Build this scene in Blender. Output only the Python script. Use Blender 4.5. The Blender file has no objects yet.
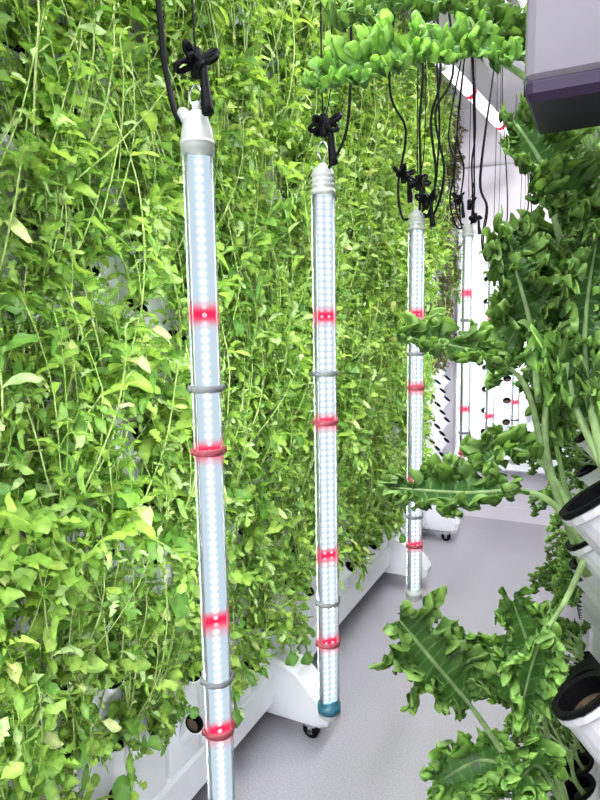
import bpy, math, random
from mathutils import Vector, Matrix, Quaternion, noise
V=Vector
rnd=random.Random(7)
sc=bpy.context.scene
try:
    sc.view_settings.view_transform='Standard'
    sc.view_settings.look='None'
except Exception as e: print(e)

# ------------------------------------------------------------------ materials
def newmat(name):
    m=bpy.data.materials.new(name); m.use_nodes=True
    nt=m.node_tree; nt.nodes.clear()
    out=nt.nodes.new('ShaderNodeOutputMaterial')
    return m,nt,out
def pbr(name,col,rough=.5,metal=0,noise=None,bump=0,spec=.5):
    m,nt,out=newmat(name)
    p=nt.nodes.new('ShaderNodeBsdfPrincipled')
    p.inputs['Base Color'].default_value=(*col,1); p.inputs['Roughness'].default_value=rough
    p.inputs['Metallic'].default_value=metal
    p.inputs['Specular IOR Level'].default_value=spec
    if noise:
        sc_,amt=noise
        tc=nt.nodes.new('ShaderNodeNewGeometry')
        n=nt.nodes.new('ShaderNodeTexNoise'); n.inputs['Scale'].default_value=sc_; n.inputs['Detail'].default_value=5
        nt.links.new(tc.outputs['Position'],n.inputs['Vector'])
        r=nt.nodes.new('ShaderNodeMapRange'); r.inputs[1].default_value=.3; r.inputs[2].default_value=.7
        r.inputs[3].default_value=1-amt; r.inputs[4].default_value=1+amt
        nt.links.new(n.outputs['Fac'],r.inputs[0])
        mx=nt.nodes.new('ShaderNodeVectorMath'); mx.operation='SCALE'
        mx.inputs[0].default_value=col
        nt.links.new(r.outputs[0],mx.inputs['Scale'])
        nt.links.new(mx.outputs[0],p.inputs['Base Color'])
        if bump:
            b=nt.nodes.new('ShaderNodeBump'); b.inputs['Strength'].default_value=bump; b.inputs['Distance'].default_value=.002
            nt.links.new(n.outputs['Fac'],b.inputs['Height']); nt.links.new(b.outputs[0],p.inputs['Normal'])
    nt.links.new(p.outputs[0],out.inputs[0])
    return m
def emis(name,col,s):
    m,nt,out=newmat(name)
    e=nt.nodes.new('ShaderNodeEmission'); e.inputs[0].default_value=(*col,1); e.inputs[1].default_value=s
    nt.links.new(e.outputs[0],out.inputs[0]); return m
def leafmat(name,trans=.35,rough=.45,tgain=1.6,nscale=60,bump=.3,spec=.35):
    m,nt,out=newmat(name)
    at=nt.nodes.new('ShaderNodeVertexColor'); at.layer_name='Col'
    oi=nt.nodes.new('ShaderNodeObjectInfo')
    g=nt.nodes.new('ShaderNodeTexCoord')
    n=nt.nodes.new('ShaderNodeTexNoise'); n.inputs['Scale'].default_value=nscale; n.inputs['Detail'].default_value=3
    nt.links.new(g.outputs['Object'],n.inputs['Vector'])
    r=nt.nodes.new('ShaderNodeMapRange'); r.inputs[1].default_value=.3; r.inputs[2].default_value=.7; r.inputs[3].default_value=.75; r.inputs[4].default_value=1.25
    nt.links.new(n.outputs['Fac'],r.inputs[0])
    r2=nt.nodes.new('ShaderNodeMapRange'); r2.inputs[3].default_value=.75; r2.inputs[4].default_value=1.2
    nt.links.new(oi.outputs['Random'],r2.inputs[0])
    mu=nt.nodes.new('ShaderNodeMath'); mu.operation='MULTIPLY'
    nt.links.new(r.outputs[0],mu.inputs[0]); nt.links.new(r2.outputs[0],mu.inputs[1])
    s=nt.nodes.new('ShaderNodeVectorMath'); s.operation='SCALE'
    nt.links.new(at.outputs['Color'],s.inputs[0]); nt.links.new(mu.outputs[0],s.inputs['Scale'])
    p=nt.nodes.new('ShaderNodeBsdfPrincipled'); p.inputs['Roughness'].default_value=rough
    p.inputs['Specular IOR Level'].default_value=spec
    nt.links.new(s.outputs[0],p.inputs['Base Color'])
    b=nt.nodes.new('ShaderNodeBump'); b.inputs['Strength'].default_value=bump; b.inputs['Distance'].default_value=.002
    nt.links.new(n.outputs['Fac'],b.inputs['Height']); nt.links.new(b.outputs[0],p.inputs['Normal'])
    t=nt.nodes.new('ShaderNodeBsdfTranslucent')
    s2=nt.nodes.new('ShaderNodeVectorMath'); s2.operation='MULTIPLY'
    s2.inputs[1].default_value=(tgain*1.0,tgain,tgain*.6)
    nt.links.new(s.outputs[0],s2.inputs[0]); nt.links.new(s2.outputs[0],t.inputs[0])
    mx=nt.nodes.new('ShaderNodeMixShader'); mx.inputs[0].default_value=trans
    nt.links.new(p.outputs[0],mx.inputs[1]); nt.links.new(t.outputs[0],mx.inputs[2])
    nt.links.new(mx.outputs[0],out.inputs[0]); return m
LT=1.2; PITCH=.0132
REDS=(.247,.434,.682,.852); BANDS=(.347,.772); RB=(.434,.852)
YAW=math.atan2(-.68,.73)
SV=Matrix.Rotation(YAW,4,'Z')@V((0,1,0))
def mathn(nt,op,a,b=None,c=None):
    n=nt.nodes.new('ShaderNodeMath'); n.operation=op
    for i,x in enumerate((a,b,c)):
        if x is None: continue
        if isinstance(x,(int,float)): n.inputs[i].default_value=x
        else: nt.links.new(x,n.inputs[i])
    return n.outputs[0]
def redmask(nt,half):
    tc=nt.nodes.new('ShaderNodeTexCoord'); sp=nt.nodes.new('ShaderNodeSeparateXYZ')
    nt.links.new(tc.outputs['Object'],sp.inputs[0]); last=None
    for f in REDS:
        b=mathn(nt,'ABSOLUTE',mathn(nt,'ADD',sp.outputs['Z'],f*LT))
        r=nt.nodes.new('ShaderNodeMapRange'); r.interpolation_type='SMOOTHSTEP'
        r.inputs[1].default_value=half*.1; r.inputs[2].default_value=half; r.inputs[3].default_value=1; r.inputs[4].default_value=0
        nt.links.new(b,r.inputs[0])
        last=r.outputs[0] if last is None else mathn(nt,'MAXIMUM',last,r.outputs[0])
    return tc,sp,last
def covermat():
    m,nt,out=newmat('clear_tube_cover')
    lw=nt.nodes.new('ShaderNodeLayerWeight'); lw.inputs[0].default_value=.35
    tr=nt.nodes.new('ShaderNodeBsdfTransparent'); tr.inputs[0].default_value=(.98,.99,1,1)
    df=nt.nodes.new('ShaderNodeBsdfPrincipled'); df.inputs['Base Color'].default_value=(.44,.52,.57,1); df.inputs['Roughness'].default_value=.2
    mr=nt.nodes.new('ShaderNodeMapRange'); mr.inputs[1].default_value=.35; mr.inputs[2].default_value=.95; mr.inputs[3].default_value=.0; mr.inputs[4].default_value=.7
    nt.links.new(lw.outputs['Facing'],mr.inputs[0])
    mx=nt.nodes.new('ShaderNodeMixShader'); nt.links.new(mr.outputs[0],mx.inputs[0])
    nt.links.new(tr.outputs[0],mx.inputs[1]); nt.links.new(df.outputs[0],mx.inputs[2])
    tc,sp,mask=redmask(nt,.028)
    e=nt.nodes.new('ShaderNodeEmission'); e.inputs[0].default_value=(1,.02,.10,1); e.inputs[1].default_value=1.1  # red LED glow on the cover, painted as its own emission
    k=mathn(nt,'MULTIPLY',mask,.42)
    m2=nt.nodes.new('ShaderNodeMixShader'); nt.links.new(k,m2.inputs[0]); nt.links.new(mx.outputs[0],m2.inputs[1]); nt.links.new(e.outputs[0],m2.inputs[2])
    nt.links.new(m2.outputs[0],out.inputs[0]); return m
def boardmat(name,offc,rad):
    m,nt,out=newmat(name)
    tc,sp,mask=redmask(nt,.021)
    d=nt.nodes.new('ShaderNodeVectorMath'); d.operation='DOT_PRODUCT'; d.inputs[1].default_value=SV
    nt.links.new(tc.outputs['Object'],d.inputs[0])
    ab=mathn(nt,'ABSOLUTE',d.outputs['Value'])
    ds=mathn(nt,'SUBTRACT',ab,offc)
    ph=mathn(nt,'DIVIDE',mathn(nt,'ADD',sp.outputs['Z'],.06),PITCH)
    dz=mathn(nt,'MULTIPLY',mathn(nt,'SUBTRACT',ph,mathn(nt,'ROUND',ph)),PITCH)
    dist=mathn(nt,'SQRT',mathn(nt,'ADD',mathn(nt,'MULTIPLY',ds,ds),mathn(nt,'MULTIPLY',dz,dz)))
    r=nt.nodes.new('ShaderNodeMapRange'); r.interpolation_type='SMOOTHSTEP'
    r.inputs[1].default_value=rad*.6; r.inputs[2].default_value=rad*2.3; r.inputs[3].default_value=1; r.inputs[4].default_value=0  # halo around each LED, painted into the board emission
    nt.links.new(dist,r.inputs[0])
    base=nt.nodes.new('ShaderNodeMixRGB'); base.inputs[1].default_value=(.62,.76,.86,1); base.inputs[2].default_value=(1.0,1.1,1.18,1)
    nt.links.new(r.outputs[0],base.inputs[0])
    mx=nt.nodes.new('ShaderNodeMixRGB'); mx.inputs[2].default_value=(1,.04,.13,1)  # spread of red LED glow painted over the board
    nt.links.new(base.outputs[0],mx.inputs[1]); nt.links.new(mask,mx.inputs[0])
    e=nt.nodes.new('ShaderNodeEmission'); nt.links.new(mx.outputs[0],e.inputs[0]); e.inputs[1].default_value=1.0
    nt.links.new(e.outputs[0],out.inputs[0]); return m

M_white=pbr('white_plastic',(.80,.80,.83),.4,noise=(8,.04))
M_soil=pbr('dark_growing_medium',(.022,.016,.012),.95,noise=(120,.6),bump=1)
M_soilb=pbr('brown_growing_medium',(.10,.06,.035),.95,noise=(150,.6),bump=1)
M_cup=pbr('black_net_cup',(.012,.012,.013),.6)
M_wall=pbr('painted_wall_panel',(.77,.72,.78),.55,noise=(3,.04))
M_ceil=pbr('ceiling_panel',(.66,.65,.68),.6,noise=(3,.04))
M_floor=pbr('speckled_vinyl_floor',(.41,.39,.425),.42,noise=(160,.16),bump=.05)
M_grey=pbr('grey_plastic',(.20,.21,.22),.5)
M_cap=pbr('pale_grey_cap',(.46,.47,.45),.4)
M_black=pbr('black_cord',(.004,.004,.005),.6,spec=.12)
M_alu=pbr('aluminium_rail',(.6,.6,.62),.35,metal=.8)
M_teal=pbr('teal_label',(.02,.12,.17),.4)
M_redglow_band=pbr('painted_red_glow_band',(.34,.06,.08),.5)  # grey band; red LED light on it is put into its colour
M_cover=covermat()
M_board1=boardmat('led_board_single_row',0.0,.0048)
M_board2=boardmat('led_board_double_row',.0080,.0039)
M_dot=emis('white_led',(1,1,1),16)
M_boardred=emis('red_led_glow',(1,.05,.12),1.2)
M_dotred=emis('red_led',(1,.35,.42),3)
M_strong=emis('added_plant_light_strip',(.93,.98,1),54)  # hidden rear strip, added to brighten the plant wall
M_aru=leafmat('arugula_leaf',.36,.42,1.55,50,.2)
M_kale=leafmat('kale_leaf',.3,.40,1.6,70,.25,.45)
M_lilac=pbr('lilac_grey_housing',(.25,.23,.27),.45,noise=(5,.03))
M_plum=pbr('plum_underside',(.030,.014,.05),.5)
M_fill_lamp=emis('added_fill_diffuser',(1,.98,.96),4)  # glowing face of the added fill lamps

# ------------------------------------------------------------------ mesh builder
class MB:
    def __init__(s): s.v=[];s.f=[];s.m=[];s.c=[]
    def add(s,vs,fs,mi=0,col=(1,1,1)):
        o=len(s.v); s.v.extend([tuple(x) for x in vs])
        if isinstance(col,list): s.c.extend(col)
        else: s.c.extend([col]*len(vs))
        for f in fs: s.f.append(tuple(i+o for i in f)); s.m.append(mi)
    def box(s,a,b,mi=0,bev=0):
        x0,y0,z0=a;x1,y1,z1=b
        if bev<=0:
            s.add([(x0,y0,z0),(x1,y0,z0),(x1,y1,z0),(x0,y1,z0),(x0,y0,z1),(x1,y0,z1),(x1,y1,z1),(x0,y1,z1)],
              [(0,3,2,1),(4,5,6,7),(0,1,5,4),(1,2,6,5),(2,3,7,6),(3,0,4,7)],mi)
        else:
            r=bev; vs=[]
            for z,k in ((z0,r),(z0+r,0),(z1-r,0),(z1,r)):
                for (cx,cy,a0) in ((x1-r,y1-r,0),(x0+r,y1-r,90),(x0+r,y0+r,180),(x1-r,y0+r,270)):
                    for t in (0,45,90):
                        an=math.radians(a0+t); rr=r-k*.7
                        vs.append((cx+rr*math.cos(an),cy+rr*math.sin(an),z))
            fs=[]
            for l in range(3):
                for i in range(12):
                    j=(i+1)%12; fs.append((l*12+i,l*12+j,l*12+12+j,l*12+12+i))
            fs.append(tuple(reversed(range(12)))); fs.append(tuple(range(36,48)))
            s.add(vs,fs,mi)
    def lathe(s,prof,mat4,seg=16,mi=0,cap0=True,cap1=True,mis=None):
        vs=[];fs=[]
        for (r,z) in prof:
            for i in range(seg):
                a=2*math.pi*i/seg; vs.append(mat4@V((r*math.cos(a),r*math.sin(a),z)))
        for l in range(len(prof)-1):
            for i in range(seg):
                j=(i+1)%seg; fs.append((l*seg+i,l*seg+j,(l+1)*seg+j,(l+1)*seg+i))
        if cap0: fs.append(tuple(reversed(range(seg))))
        if cap1: fs.append(tuple(range((len(prof)-1)*seg,len(prof)*seg)))
        s.add(vs,fs,mi)
    def sweep(s,pts,rad,seg=6,mi=0,col=(1,1,1)):
        pts=[V(p) for p in pts]; n=len(pts)
        if not isinstance(rad,(list,tuple)): rad=[rad]*n
        T=[(pts[min(i+1,n-1)]-pts[max(i-1,0)]).normalized() for i in range(n)]
        N=T[0].orthogonal().normalized(); vs=[];fs=[]
        for i in range(n):
            N=(N-T[i]*N.dot(T[i])); N=N.normalized() if N.length>1e-6 else T[i].orthogonal().normalized()
            B=T[i].cross(N)
            for k in range(seg):
                a=2*math.pi*k/seg; vs.append(pts[i]+(N*math.cos(a)+B*math.sin(a))*rad[i])
        for l in range(n-1):
            for i in range(seg):
                j=(i+1)%seg; fs.append((l*seg+i,l*seg+j,(l+1)*seg+j,(l+1)*seg+i))
        fs.append(tuple(reversed(range(seg)))); fs.append(tuple(range((n-1)*seg,n*seg)))
        s.add(vs,fs,mi,col)
    def mesh(s,name,mats,smooth=True):
        me=bpy.data.meshes.new(name); me.from_pydata(s.v,[],s.f)
        for m in mats: me.materials.append(m)
        me.polygons.foreach_set('material_index',s.m)
        me.polygons.foreach_set('use_smooth',[smooth]*len(s.f))
        ca=me.color_attributes.new('Col','FLOAT_COLOR','POINT')
        fl=[]
        for c in s.c: fl.extend((c[0],c[1],c[2],1))
        ca.data.foreach_set('color',fl)
        me.update(); return me
    def obj(s,name,mats,smooth=True,parent=None):
        o=bpy.data.objects.new(name,s.mesh(name,mats,smooth)); sc.collection.objects.link(o)
        if parent: o.parent=parent
        return o
def empty(name,loc=(0,0,0)):
    o=bpy.data.objects.new(name,None); o.location=loc; o.empty_display_size=.1; sc.collection.objects.link(o); return o
def cat(ctrl,n):
    P=[V(p) for p in ctrl]; P=[P[0]*2-P[1]]+P+[P[-1]*2-P[-2]]
    out=[]; m=len(P)-3
    for i in range(n+1):
        t=i/n*m; k=min(int(t),m-1); t-=k
        a,b,c,d=P[k:k+4]
        out.append(.5*((2*b)+(c-a)*t+(2*a-5*b+4*c-d)*t*t+(3*b-a-3*c+d)*t**3))
    return out

# ------------------------------------------------------------------ room
X0,X1,Y0,Y1,H=-1.4,1.0,-1.2,4.45,2.9
def slab(name,a,b,mat):
    mb=MB(); mb.box(a,b); return mb.obj(name,[mat],False)
slab('floor',(X0-.1,Y0-.1,-.1),(X1+.1,Y1+.1,0),M_floor)
slab('ceiling',(X0-.1,Y0-.1,H),(X1+.1,Y1+.1,H+.1),M_ceil)
slab('wall_left',(X0-.1,Y0,0),(X0,Y1,H),M_wall)
slab('wall_right',(X1,Y0,0),(X1+.1,Y1,H),M_wall)
slab('wall_back',(X0-.1,Y0-.1,0),(X1+.1,Y0,H),M_wall)
slab('wall_front',(X0-.1,Y1,0),(X1+.1,Y1+.1,H),M_wall)
slab('baseboard_front',(X0,Y1-.015,0),(X1,Y1,.1),M_wall)
for i,z in enumerate((1.2,2.05,2.5)):
    slab('trim_%d'%(i+1),(X0,Y1-.012,z),(X1,Y1,z+.012),M_alu)

# ------------------------------------------------------------------ racks
def pocket(mb,x,y,z,sgn,r=.027,depth=.05,soil=3):
    ax=V((sgn*.75,0,.9)).normalized()
    q=ax.to_track_quat('Z','Y').to_matrix().to_4x4()
    M=Matrix.Translation((x,y,z))@q
    mb.lathe([(r*.9,-.035),(r,depth*.8),(r*1.12,depth*.85),(r*1.12,depth),(r*.97,depth),(r*.93,depth*.45)],M,18,0,True,False)
    mb.lathe([(r*.9,depth*.6),(r*.6,depth*.8),(r*.15,depth*.86)],M,18,soil,False,True)
    k=1.0 if sgn>0 else 1.12
    mb.lathe([(r*k,depth*.98),(r*k,depth*1.10),(r*.86,depth*1.08),(r*.84,depth*.5)],M,18,1,False,False)
def rack(name,xf,sgn,ys,ye,zs,ze,rows,pitch,feet,r=.027,skip=None):
    mb=MB(); xb=xf-sgn*.12
    lo,hi=min(xf-sgn*.02,xb),max(xf-sgn*.02,xb)
    mb.box((lo,ys,zs),(hi,ye,ze))
    n=int((ye-ys)/pitch)
    for i in range(n):
        y=ys+i*pitch
        a,b=min(xf,xf-sgn*.05),max(xf,xf-sgn*.05)
        mb.box((a,y+.004,zs+.1),(b,y+pitch-.004,ze-.02),0,.012)
    g=xf+sgn*.01
    a,b=min(g,xf-sgn*.1),max(g,xf-sgn*.1)
    mb.box((a,ys,zs),(b,ye,zs+.12),0,.01)
    mb.box((a,ys,ze),(b,ye,ze+.04),0,.01)
    P=[]
    for i in range(n):
        y=ys+(i+.5)*pitch
        for k,z in enumerate(rows):
            zz=z+(.5*(rows[1]-rows[0]) if i%2 else 0)
            if zz>ze-.1: continue
            if skip and skip(y,zz): continue
            P.append((y,zz)); pocket(mb,xf,y,zz,sgn,r,depth=.05 if sgn>0 else .042,soil=3 if rnd.random()<.6 else 4)
    prof=[(-.08,.30),(.04,.285),(.10,.26),(.19,.17),(.215,.13),(.21,.09),(.18,.075),(-.08,.075)]
    for fy in feet:
        vs=[];w=.055
        for (dy,k) in ((-w,.9),(-w*.8,1),(w*.8,1),(w,.9)):
            for (px,pz) in prof: vs.append((xf+sgn*(.06+(px-.06)*k),fy+dy,.18+(pz-.18)*k))
        m=len(prof); fs=[]
        for l in range(3):
            for i in range(m):
                j=(i+1)%m; fs.append((l*m+i,l*m+j,(l+1)*m+j,(l+1)*m+i))
        fs.append(tuple(reversed(range(m)))); fs.append(tuple(range(3*m,4*m)))
        mb.add(vs,fs,0)
        for cx in (.13,):
            Mx=Matrix.Translation((xf+sgn*cx,fy,.03))@Matrix.Rotation(math.pi/2,4,'X')
            mb.lathe([(.018,-.012),(.03,-.01),(.03,.01),(.018,.012)],Mx,18,1)
            mb.lathe([(.008,-.018),(.008,.018)],Mx,10,5)
            mb.box((xf+sgn*cx-.02,fy-.02,.045),(xf+sgn*cx+.02,fy+.02,.078),5,.004)
            mb.box((xf+sgn*cx-.008,fy-.018,.02),(xf+sgn*cx+.008,fy-.014,.06),5)
            mb.box((xf+sgn*cx-.008,fy+.014,.02),(xf+sgn*cx+.008,fy+.018,.06),5)
    mb.box((min(xb,xb+sgn*.03),ys,0),(max(xb,xb+sgn*.03),ys+.05,zs+.02))
    mb.box((min(xb,xb+sgn*.03),ye-.05,0),(max(xb,xb+sgn*.03),ye,zs+.02))
    o=mb.obj(name,[M_white,M_black,M_cup,M_soil,M_soilb,M_alu],False)
    return o,P
rowsL=[.33+.15*i for i in range(16)]
rackL,PL=rack('hydroponic_tower_rack',-.98,1,-.30,4.34,.12,2.76,rowsL,.145,(.45,1.76,3.08,3.86))
rowsR=[.22+.175*i for i in range(14)]
rackR,PR=rack('hydroponic_tower_rack',.028,-1,.45,4.20,.12,2.76,rowsR,.17,(),.026,lambda y,z:y<.8 and z>1.36)
# short rack standing against the end wall
rackE,PE=rack('hydroponic_tower_rack',0,1,0,.86,.40,2.05,[.56+.15*i for i in range(10)],.143,(),.026)
rackE.rotation_euler=(0,0,-math.pi/2); rackE.location=(-.90,4.31,0)

# ------------------------------------------------------------------ arugula prototypes
def leaf(mb,base,d,up,L,W,droop,col,prof):
    d=d.normalized(); side=d.cross(up)
    if side.length<1e-4: side=d.orthogonal()
    side.normalize(); nn=side.cross(d).normalized()
    vs=[];cs=[]; n=len(prof)
    tw=rnd.uniform(-1.2,1.2); f=rnd.uniform(.1,.7)
    for i,(s,w) in enumerate(prof):
        c=base+d*L*s*(1-.15*droop*s)-nn*(droop*L*s*s*.5)+side*L*.1*math.sin(s*3+tw)
        sd=(side*math.cos(tw*s)+nn*math.sin(tw*s)); n2=(nn*math.cos(tw*s)-side*math.sin(tw*s))
        ww=W*w
        wob=rnd.uniform(-.3,.3)*W
        wl=ww*rnd.uniform(.75,1.15); wr=ww*rnd.uniform(.75,1.15)
        vs+= [c-sd*wl+n2*(wl*f+wob), c, c+sd*wr+n2*(wr*f-wob)]
        r=(min(1,col[0]*1.4+.02),min(1,col[1]*1.2+.02),col[2]*1.5+.01)
        cs+=[col,r,col]
    fs=[]
    for i in range(n-1):
        a=i*3; fs+=[(a,a+1,a+4,a+3),(a+1,a+2,a+5,a+4)]
    mb.add(vs,fs,0,cs)
PROFS=[
 [(0,.04),(.16,.06),(.24,.5),(.30,.62),(.35,.15),(.44,.75),(.50,.85),(.55,.25),(.66,.9),(.78,1.0),(.9,.7),(1,.06)],
 [(0,.04),(.25,.08),(.4,.5),(.55,.85),(.7,1),(.83,.9),(.93,.5),(1,.05)],
 [(0,.04),(.15,.12),(.22,.6),(.28,.2),(.40,.7),(.46,.2),(.58,.85),(.64,.4),(.75,.75),(.88,.5),(1,.03)],
 [(0,.04),(.2,.25),(.4,.5),(.6,.6),(.8,.45),(1,.03)],
]
def green(dark=0):
    t=rnd.random()
    a=V((.070,.195,.024)); b=V((.30,.475,.075)); c=a.lerp(b,t**1.15)
    q=rnd.random()
    if q<.02: c=V((.42,.52,.18))
    elif q<.15: c=V((.33,.49,.18))
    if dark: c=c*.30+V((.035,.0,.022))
    return (c.x,c.y,c.z)
def arugula(name,dark=0,n=20,hs=1):
    mb=MB()
    for s in range(n):
        bolt=rnd.random()<.52
        up_=rnd.random()<.82
        L=(rnd.uniform(.28,.50) if bolt else rnd.uniform(.12,.30))*hs
        d=V((rnd.uniform(.35,1.2),rnd.uniform(-.75,.75),rnd.uniform(.2,1.2))).normalized()
        if bolt: d=V((rnd.uniform(.7,1.5),rnd.uniform(-.8,.8),1)).normalized()
        p=V((.03,0,.035)); pts=[p.copy()]; dirs=[d.copy()]
        st=L/9; grav=(rnd.uniform(.03,.2) if bolt else rnd.uniform(.08,.3)) if up_ or bolt else -rnd.uniform(.12,.3)
        mx=rnd.uniform(.19,.25) if bolt else rnd.uniform(.12,.21)
        for i in range(9):
            d=(d+V((-.10,rnd.uniform(-.13,.13),grav))).normalized()
            p=p+d*st
            if p.x>mx: p.x=mx+rnd.uniform(-.006,.006)
            if p.x<.015: p.x=.015
            pts.append(p.copy()); dirs.append(d.copy())
        r0=rnd.uniform(.0017,.0028)
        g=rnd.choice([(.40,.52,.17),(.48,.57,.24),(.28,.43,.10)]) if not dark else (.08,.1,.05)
        mb.sweep(pts,[r0*(1-.06*i) for i in range(10)],3,0,g)
        for i in range(2,10):
            for q in range(2 if (i>6 or not bolt) else 1):
                if rnd.random()<(.40 if bolt else .2): continue
                ld=(dirs[i]*.5+V((rnd.uniform(-.3,1.1),rnd.uniform(-1,1),rnd.uniform(-.6,.8)))).normalized()
                LL=rnd.uniform(.03,.085)*(1.0 if i<8 else .7)*(.85 if dark else 1)*(.8 if bolt else 1)
                up=V((rnd.uniform(-.3,.9),rnd.uniform(-.7,.7),1))
                leaf(mb,pts[i],ld,up,LL,LL*rnd.uniform(.19,.33),rnd.uniform(.0,1.4),green(dark),rnd.choice(PROFS))
        if bolt and not dark and rnd.random()<.35:
            e=pts[-1]; dd=dirs[-1]
            for q in range(4):
                b=e+dd*.012*q+V((rnd.uniform(-.008,.008),rnd.uniform(-.008,.008),0))
                mb.sweep([b,b+dd*.005,b+dd*.009],[.001,.0022,.0008],5,0,(.55,.64,.26))
            mb.sweep([e,e+dd*.06],[.001,.0006],3,0,g)
    return mb.mesh(name,[M_aru])
protos=[arugula('arugula_plant_%d'%i) for i in range(10)]
bare=[arugula('sparse_arugula_plant_%d'%i,0,10,.7) for i in range(3)]
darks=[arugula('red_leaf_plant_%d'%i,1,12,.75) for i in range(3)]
wallE=empty('arugula_plants',(-.98,0,0)); darkE=empty('red_leaf_plants',(-.98,0,0))
def inst(me,parent,loc,rz,s,name,tilt=0):
    o=bpy.data.objects.new(name,me); o.parent=parent
    o.location=V(loc)-parent.location; o.rotation_euler=(tilt,0,rz); o.scale=(s,s,s)
    sc.collection.objects.link(o)
for (y,z) in PL:
    if y>3.45:
        if z<1.05 or rnd.random()<.25: continue
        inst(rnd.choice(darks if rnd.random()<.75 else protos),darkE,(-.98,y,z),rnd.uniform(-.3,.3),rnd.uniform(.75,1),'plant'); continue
    if z<.48:
        if rnd.random()<.6: inst(rnd.choice(bare),wallE,(-.98,y,z),rnd.uniform(-.3,.3),rnd.uniform(.75,1.05),'plant')
        continue
    gap=noise.noise(V((y*2.3+.8,z*2.3,9.2)))
    if rnd.random()<(.05 if z>1.3 else .09)+(.22 if (gap>.22 and z<1.6) else 0): continue
    inst(rnd.choice(protos),wallE,(-.98,y,z),rnd.uniform(-.35,.35),rnd.uniform(.75,1.1)*(.85 if z<.8 else 1),'plant',rnd.uniform(-.3,.3))

# ------------------------------------------------------------------ kale
def sstep(a,b,x):
    t=max(0,min(1,(x-a)/(b-a))); return t*t*(3-2*t)
def kale_leaf(mb,ctrl,W,r0=.006,b0=.35,step=.0022,nv=9,upv=(0,0,1),bright=1.,seed=0,cup=.2,fk=1.):
    R=random.Random(seed)
    tmp=cat(ctrl,40); L=sum((tmp[i+1]-tmp[i]).length for i in range(40))
    n=max(30,int(L/step)); pts=cat(ctrl,n)
    T=[(pts[min(i+1,n)]-pts[max(i-1,0)]).normalized() for i in range(n+1)]
    stem=(.38,.52,.24)
    k=max(1,n//24); sp=pts[::k]
    mb.sweep(sp,[max(.0007,r0*(1-.8*min(1,i*k/n))) for i in range(len(sp))],7,0,stem)
    off=R.uniform(0,500); vs=[];cs=[]; i0=int(b0*n); rows=0; up=V(upv)
    lam=.0100/fk; lam2=.0046/fk; A=.0073/fk; A2=.0029/fk
    for i in range(i0,n+1):
        s=(i-i0)/(n-i0); q=i*L/n
        env=math.sin(math.pi*min(1,.04+.96*s**.8))**.6 if s<.97 else .3
        w=W*max(.2,env)*(.6+.45*min(1,s*1.4))
        B=T[i].cross(up)
        if B.length<1e-3: B=T[i].orthogonal()
        B.normalize(); N=B.cross(T[i]).normalized()
        for j in range(-nv,nv+1):
            v=j/nv; a=abs(v)**.75; sd=0 if j<0 else 31.7
            lob=noise.noise((q*46+off,sd,0)); lob2=noise.noise((q*125+off,sd,7))
            n1=noise.noise_vector((q*50+off+sd,a*1.1,5.1))
            n2=noise.noise_vector((q*190*fk+off+sd,a*4.5,9.3))
            ph=2*math.pi*(q/lam)+6.0*noise.noise((q*75+off,sd,a*.9))
            ph2=2*math.pi*(q/lam2)+7.0*noise.noise((q*130+off,sd+3,a*2.2))
            e=a**1.5; band=sstep(.28,.92,a)
            am=A*(.6+1.2*abs(noise.noise((q*60+off,sd+9,2))))
            ww=w*a*max(.35,1+(1.15*lob+.5*lob2)*a)
            sg=1 if j>=0 else -1
            dsp=(N*(n1.x*1.3)+T[i]*n1.y*.7+B*n1.z*.3)*(W*.42*e)\
               +(N*n2.x+T[i]*n2.y*.8+B*n2.z*.6)*(.0130/fk*band)\
               +N*(am*band*math.sin(ph))+T[i]*(am*.75*band*math.sin(2*ph+.6))+B*(am*.5*band*math.cos(ph))*sg\
               +N*(A2*band*a*math.sin(ph2+1))+T[i]*(A2*.9*band*math.cos(ph2))+B*(sg*A2*.6*band*math.sin(ph2))
            curl=sstep(.6,1.0,a)
            p=pts[i]+B*(ww*sg)*(1-.12*curl)+N*(W*cup*a*a+W*.15*curl)+T[i]*(W*.30*a)+dsp
            vs.append(p)
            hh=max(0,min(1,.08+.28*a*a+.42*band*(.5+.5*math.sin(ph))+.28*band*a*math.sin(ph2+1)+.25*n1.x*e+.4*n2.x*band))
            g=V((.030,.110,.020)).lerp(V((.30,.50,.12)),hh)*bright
            vein=abs(((q*70+a*1.2+ (0 if j<0 else .5))%1)-.5)
            if vein<.06 and a<.7: g=g.lerp(V((.18,.32,.12)),.6)
            if a<.07: g=V((.32,.46,.20))
            cs.append((g.x,g.y,g.z))
        rows+=1
    m=2*nv+1; fs=[]
    for i in range(rows-1):
        for j in range(m-1):
            a=i*m+j; fs.append((a,a+1,a+m+1,a+m))
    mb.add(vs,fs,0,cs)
def kale_proto(name,n=6,hs=1.,seed=0):
    R=random.Random(seed); mb=MB()
    top=V((.05*hs,R.uniform(-.02,.02),.12*hs))
    st=cat([(0.0,0,.0),(.03,0,.035),(.045*hs,0,.07*hs),top],10)
    mb.sweep(st,[.0075-.0003*i for i in range(11)],7,0,(.36,.50,.22))
    for k in range(n):
        az=R.uniform(-1.5,1.5); L=R.uniform(.14,.23)*hs; el=R.uniform(-.3,1.4)
        b=st[R.randint(3,10)]
        h=V((math.cos(az),math.sin(az),0))
        p1=b+h*L*.33+V((0,0,L*.33*el)); p2=b+h*L*.62+V((0,0,L*.5*el)); p3=b+h*L*.9+V((0,0,L*(.45*el-.25)))
        for p in (p1,p2,p3): p.x=max(p.x,-.01)
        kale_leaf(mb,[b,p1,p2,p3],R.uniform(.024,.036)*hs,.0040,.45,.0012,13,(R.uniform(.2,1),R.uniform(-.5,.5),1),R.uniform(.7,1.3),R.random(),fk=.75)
    return mb.mesh(name,[M_kale])
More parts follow.
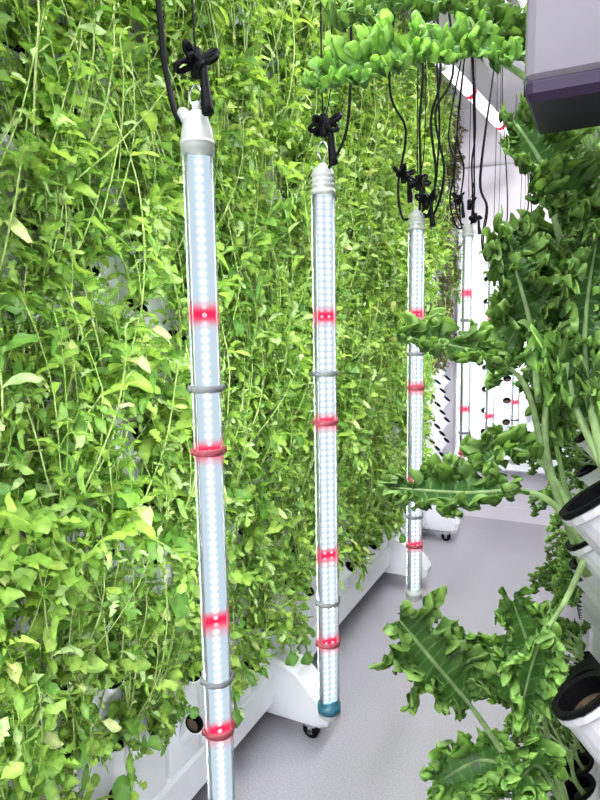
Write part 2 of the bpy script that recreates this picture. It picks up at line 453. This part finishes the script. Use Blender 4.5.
kp=[kale_proto('kale_plant_shape_%d'%i,6,1.,i+3) for i in range(6)]
kaleE=empty('kale_plant_row',(.028,0,0))
for (y,z) in PR:
    if y<.8: continue
    if rnd.random()<(.32 if y<1.6 else .58): continue
    if .75<z<1.25 and y<1.9 and rnd.random()<.45: continue
    if z>1.72 and y<2.4 and rnd.random()<.8: continue
    s=rnd.uniform(.46,.62) if y<1.5 else rnd.uniform(.48,.66)
    inst(rnd.choice(kp),kaleE,(.018,y,z+.02),math.pi+rnd.uniform(-.3,.3),s,'kale')
def kale_plant(leaves,stems=(),seed=1):
    mb=MB()
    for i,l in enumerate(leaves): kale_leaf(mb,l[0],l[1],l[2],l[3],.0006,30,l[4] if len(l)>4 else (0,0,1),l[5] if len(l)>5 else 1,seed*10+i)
    for s in stems:
        p=cat(s[0],24); mb.sweep(p,[s[1]*(1-.4*i/24) for i in range(25)],10,0,(.34,.50,.20))
    return mb.obj('kale_plant',[M_kale])
kale_plant([
 ([(.0,.90,1.60),(-.061,.863,1.718),(-.154,.817,1.785),(-.237,.753,1.765),(-.312,.685,1.726)],.050,.0055,.38,(.25,-.65,.7),1.5),
 ([(.0,.92,1.60),(-.098,.956,1.80),(-.213,.899,1.884),(-.3375,.837,1.864)],.058,.005,.35,(.2,-.6,.7),1.0),
 ([(.0,.90,1.60),(-.05,.90,1.80),(-.12,.86,1.90),(-.17,.80,1.92)],.052,.005,.3,(.2,-.6,.8),.9),
 ([(.0,.90,1.60),(-.03,.87,1.70),(-.055,.83,1.80),(-.08,.80,1.87)],.036,.004,.35,(.5,-.9,.3),1.0),
],seed=1)
kale_plant([
 ([(.0,.70,1.17),(-.045,.70,1.289),(-.07,.691,1.380),(-.115,.669,1.414),(-.188,.632,1.434)],.024,.005,.60,(0,-.9,1),1.1),
 ([(.0,.72,1.17),(-.045,.70,1.30),(-.05,.72,1.42),(-.080,.70,1.51)],.040,.0055,.50,(.6,-1,.1),1.1),
 ([(-.055,.695,1.36),(-.065,.69,1.44),(-.08,.68,1.50),(-.09,.69,1.54)],.034,.004,.2,(.6,-1,.1),.9),
 ([(.0,.72,1.17),(-.03,.74,1.27),(-.045,.73,1.36),(-.03,.72,1.45)],.036,.004,.45,(.6,-1,.1),1.0),
],seed=2)
kale_plant([
 ([(.0,.693,1.20),(-.047,.669,1.263),(-.123,.631,1.268),(-.192,.597,1.275)],.032,.0045,.42,(0,-.9,1),.85),
 ([(.0,.693,1.20),(-.04,.70,1.28),(-.08,.68,1.31),(-.11,.66,1.29)],.028,.004,.45,(0,-.6,1),.9),
 ([(.0,.693,1.20),(-.02,.67,1.15),(-.045,.65,1.10),(-.06,.64,1.02)],.030,.004,.5,(.6,-1,.3),1.1),
],seed=3)
kale_plant([
 ([(.0,.69,.86),(-.06,.67,.93),(-.105,.645,1.01),(-.147,.619,1.075),(-.182,.603,1.125)],.048,.005,.53,(.6,-.8,.4),.9),
 ([(.0,.69,.86),(-.03,.72,.93),(-.086,.739,1.0),(-.144,.71,1.05)],.042,.005,.48,(.5,-.8,.5),1.2),
 ([(.0,.69,.86),(-.05,.70,.90),(-.10,.68,.93),(-.15,.66,.90)],.038,.005,.42,(.3,-.6,.8),1.3),
 ([(.0,.69,.86),(-.03,.70,.95),(-.05,.70,1.05),(-.075,.69,1.13)],.036,.005,.50,(.5,-1,.2),1.1),
 ([(.0,.69,.86),(-.02,.66,.93),(-.04,.63,.98),(-.06,.60,.97)],.030,.004,.48,(.5,-1,.4),1.3),
 ([(.0,.69,.86),(-.06,.72,.87),(-.12,.72,.85),(-.16,.71,.80)],.038,.004,.38,(.3,-.6,.8),1.2),
],seed=4)
kale_plant([
 ([(.0,.75,1.40),(-.02,.731,1.464),(-.045,.716,1.549),(-.060,.708,1.61),(-.090,.70,1.66)],.038,.0065,.55,(.5,-1,.3),1.0),
 ([(.0,.75,1.40),(-.035,.74,1.48),(-.070,.72,1.53),(-.095,.70,1.50)],.036,.004,.38,(.3,-1,.5),1.0),
 ([(.0,.75,1.40),(-.03,.76,1.46),(-.070,.75,1.46),(-.10,.74,1.41)],.036,.004,.35,(.2,-1,.5),.9),
 ([(.0,.75,1.40),(-.01,.72,1.50),(-.03,.68,1.57),(-.045,.66,1.57)],.036,.004,.30,(.5,-1,.3),1.0),
 ([(.0,.75,1.40),(.0,.68,1.46),(-.012,.63,1.51),(-.018,.60,1.55)],.032,.004,.30,(.5,-1,.3),.9),
],seed=5)
kale_plant([
 ([(.01,.56,1.32),(-.008,.57,1.40),(-.010,.58,1.46),(-.004,.58,1.52)],.028,.004,.22,(.6,-1,.2),.8),
 ([(.01,.56,1.32),(-.015,.59,1.37),(-.028,.61,1.42),(-.034,.62,1.38)],.024,.004,.3,(.6,-1,.3),1.1),
 ([(.01,.56,1.32),(.002,.58,1.38),(.004,.60,1.43),(.006,.60,1.49)],.026,.004,.22,(.6,-1,.2),1.0),
],seed=6)

# ------------------------------------------------------------------ housing box at near right
mb=MB()
mb.box((-.061,.528,1.632),(.14,.63,1.90),0,.008)
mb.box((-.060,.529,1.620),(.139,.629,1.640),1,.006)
mb.box((.06,.56,1.88),(.09,.60,2.9),2)
mb.obj('hanging_control_box',[M_lilac,M_plum,M_alu],False)

# ------------------------------------------------------------------ LED tubes
CEIL_RAIL=2.82
def bow(mb,c,s,R):
    mb.box((c.x-.009*s,c.y-.007*s,c.z-.022*s),(c.x+.009*s,c.y+.007*s,c.z+.022*s),5,.004*s)
    for k in range(7):
        a=R.uniform(0,6.28); l=R.uniform(.014,.026)*s
        h=V((math.cos(a),math.sin(a),R.uniform(-.5,1.0)))
        n=V((-math.sin(a),math.cos(a),0))*.4+V((0,0,.5))
        mb.sweep(cat([c,c+h*l+n*l*.5,c+h*l*1.4,c+h*l-n*l*.5,c],14),.0048*s,5,5)
    t=V((.016,-.006,0))*s
    mb.sweep(cat([c+V((0,0,.01)),c+t+V((0,0,-.01*s)),c+t*1.2+V((0,0,-.045*s)),c+t*1.5+V((0,0,-.08*s))],12),[.003*s+.007*s*(i/12) for i in range(13)],6,5)
def tube(x,y,zt,L=1.2,cols=2,cable='left',seed=0,extra=0):
    R=random.Random(seed); mb=MB(); r=.0248
    E=empty('led_grow_light_tube',(x,y,zt))
    Rz=Matrix.Rotation(YAW,4,'Z')
    n=Rz@V((1,0,0)); s=Rz@V((0,1,0))
    I=Matrix.Identity(4)
    z0,z1=-.045,-L+.03
    mb.lathe([(r,z1),(r,z0)],I,28,0,False,False)
    def strip(w0,w1,off,za,zb,mi):
        a=n*off+s*w0; b=n*off+s*w1
        mb.add([a+V((0,0,za)),b+V((0,0,za)),b+V((0,0,zb)),a+V((0,0,zb))],[(0,1,2,3)],mi)
    hw=.0185
    strip(-hw,hw,.003,z0,z1,1)
    strip(-hw*.8,hw*.8,-.003,z0-.01,z1+.01,2)  # added strip on the unseen side, throws light on the plants
    for sd in (-1,1):
        a=s*(sd*hw)
        q=[a-n*.008+V((0,0,z0)),a+n*.010+V((0,0,z0)),a+n*.010+V((0,0,z1)),a-n*.008+V((0,0,z1))]
        q2=[p+s*(sd*.002) for p in q]
        mb.add(q+q2,[(0,1,2,3),(7,6,5,4),(0,4,5,1),(2,6,7,3),(1,5,6,2),(0,3,7,4)],6)
    k=int((L-.1)/PITCH)
    for i in range(k):
        z=-.06-i*PITCH
        red=any(abs(z+f*L)<.016 for f in REDS)
        xs=(0,) if cols==1 else (-.0080,.0080)
        for xx in xs:
            rr=.0042 if cols==1 else .0034
            c=n*.0055+s*xx+V((0,0,z)); m=8
            vs=[c+(s*math.cos(2*math.pi*t/m)+V((0,0,1))*math.sin(2*math.pi*t/m))*rr for t in range(m)]+[c+n*.0012]
            mb.add(vs,[(t,(t+1)%m,m) for t in range(m)],8 if red else 7)
    for f in BANDS+RB:
        z=-f*L; mi=9 if f in RB else 4
        mb.lathe([(r+.0004,z-.006),(r+.0022,z-.005),(r+.0022,z+.005),(r+.0004,z+.006)],I,28,mi,False,False)
        for sd in (-1,1):
            c=s*sd*(r+.002)+V((0,0,z)); mb.box((c.x-.003,c.y-.003,c.z-.005),(c.x+.003,c.y+.003,c.z+.005),mi)
    if cols==1:
        mb.lathe([(r+.0015,-.05),(r+.0015,-.03),(r*.95,-.012),(r*.72,.004),(r*.62,.012),(r*.35,.016),(.005,.017)],I,28,10,True,True)
        mb.lathe([(r+.0022,-.036),(r+.0022,-.03)],I,28,10,True,True)
        mb.box((-.006,-.004,.008),(.006,.004,.03),10,.002)
        Mx=Matrix.Translation((-.012,-.008,.0))@Matrix.Rotation(-.5,4,'Y'); mb.lathe([(.009,-.01),(.009,.018),(.006,.022)],Mx,14,10)
    else:
        pr=[(r+.001,-.05)]
        for q in range(4): pr+=[(r+.001,-.042+q*.01),(r-.0025,-.040+q*.01),(r-.0025,-.036+q*.01)]
        pr+=[(r*.8,0),(.012,.004),(.006,.012)]
        mb.lathe(pr,I,28,10)
    mb.lathe([(r*.8,-L-.004),(r+.001,-L+.002),(r+.001,-L+.018),(r,-L+.02)],I,28,10)
    mb.lathe([(r+.0015,-L+.010),(r+.0015,-L+.028)],I,28,11 if seed==2 else 10,True,True)
    mb.sweep(cat([(0,0,.01),(.006,0,.025),(.012,.0,.038),(0,0,.055),(-.012,0,.038),(-.004,0,.02)],18),.0016,6,6)
    c=V((.004,0,.085)); bow(mb,c,1.0,R)
    if seed in (3,4):
        bow(mb,c+V((-.05,.02,.03)),1.,R); bow(mb,c+V((.03,-.02,-.06)),.9,R)
    top=CEIL_RAIL-.011-zt
    mb.sweep(cat([c,(.0,0,.2),(.002,0,top*.6),(0,0,top)],12),.0018,5,5)
    if cols==2: mb.sweep(cat([c,(.022,0,.2),(.022,0,top*.6),(.01,0,top)],12),.0014,5,5)
    sg=-1 if cable=='left' else 1
    mb.sweep(cat([(sg*.016,-.008,-.002),(sg*.03,-.012,.012),(sg*.05,0,.06),(sg*.060,.0,.13),(sg*.062,0,.3),(sg*.03,0,top*.7),(sg*.02,0,top-.004)],40),.0048 if cols==1 else .003,8,5)
    for q in range(extra):
        a=R.uniform(-.09,.09); b=R.uniform(-.05,.09)
        mb.sweep(cat([(0,0,.005),(a*.6,b*.3,-.01),(a,b,.10),(a*.7,b,.26),(a*1.2,b*.4,.4),(a*.4,0,top*.8),(0,.03*q,top-.004)],36),.0038,6,5)
    mb.obj('fixture',[M_cover,M_board1 if cols==1 else M_board2,M_strong,M_boardred,M_grey,M_black,M_alu,M_dot,M_dotred,M_redglow_band,M_cap,M_teal],True,E)
    return E
tube(-.573,.810,1.763,1.2,1,'left',1)
tube(-.517,1.164,1.760,1.2,2,'right',2)
tube(-.496,1.798,1.768,1.2,2,'right',3,extra=4)
tube(-.533,2.767,1.866,1.2,2,'left',4,extra=4)
tube(-.497,3.248,1.765,1.2,2,'right',5,extra=2)
tube(-.440,3.85,1.765,1.2,2,'right',6,extra=1)
tube(-.580,.36,1.765,1.2,1,'left',7)  # out-of-view tube, added to light the near plants
tube(-.580,-.15,1.765,1.2,1,'left',8)  # unseen tube behind the camera, added for its light
mb=MB(); mb.box((-.60,-.4,CEIL_RAIL-.01),(-.42,4.4,CEIL_RAIL+.03),0,.004)
for y in (0,1.1,2.2,3.3,4.3): mb.box((-.54,y,CEIL_RAIL+.025),(-.52,y+.03,H),0)
mb.obj('overhead_support_rail',[M_alu],False)
mb=MB(); A=V((-.715,2.99,2.66)); B=V((-.495,4.11,2.54))
mb.sweep([A,B],.030,20,0)
d=(B-A)
for f in (.0,.97): mb.sweep([A+d*f,A+d*(f+.03)],.033,20,1)
for f in (.3,.7): mb.sweep([A+d*f,A+d*(f+.03)],.0315,20,2)
for f in (.05,.95): mb.sweep([A+d*f,V(((A+d*f).x,(A+d*f).y,CEIL_RAIL-.012))],.002,5,3)
mb.obj('slanted_led_tube',[emis('slanted_tube_glow',(1,.95,1),2.2),M_cap,M_boardred,M_black],True)

# ------------------------------------------------------------------ fill lamps added under the ceiling, in made-up housings
for i,(x,y,e,c) in enumerate(((-.25,.3,22,(.91,.95,1)),(-.25,1.7,22,(.93,.94,1)),(-.25,3.2,32,(.97,.92,1)),(-.3,-.7,36,(.91,.95,1)))):
    mb=MB(); mb.box((x-.13,y-.48,2.845),(x+.13,y+.48,2.90),0,.006); mb.box((x-.11,y-.46,2.842),(x+.11,y+.46,2.846),1)
    o=mb.obj('added_fill_lamp',[M_white,M_fill_lamp],False)
    l=bpy.data.lights.new('added_fill_light','AREA'); l.shape='RECTANGLE'; l.size=.2; l.size_y=.9; l.energy=e; l.color=c
    lo=bpy.data.objects.new('added_fill_light',l); lo.location=(x,y,2.838); lo.parent=o; sc.collection.objects.link(lo)

w=bpy.data.worlds.new('world'); sc.world=w; w.use_nodes=True
w.node_tree.nodes['Background'].inputs[0].default_value=(.8,.85,.9,1); w.node_tree.nodes['Background'].inputs[1].default_value=.3

# ------------------------------------------------------------------ camera
cam=bpy.data.cameras.new('camera'); cam.lens=27; cam.sensor_width=36; cam.clip_start=.02
co=bpy.data.objects.new('camera',cam); sc.collection.objects.link(co)
R=Matrix.Rotation(math.radians(26.4),4,'Z')@Matrix.Rotation(math.radians(90-7.3),4,'X')@Matrix.Rotation(math.radians(-1.0),4,'Z')
co.matrix_world=Matrix.Translation((0,0,1.45))@R
sc.camera=co
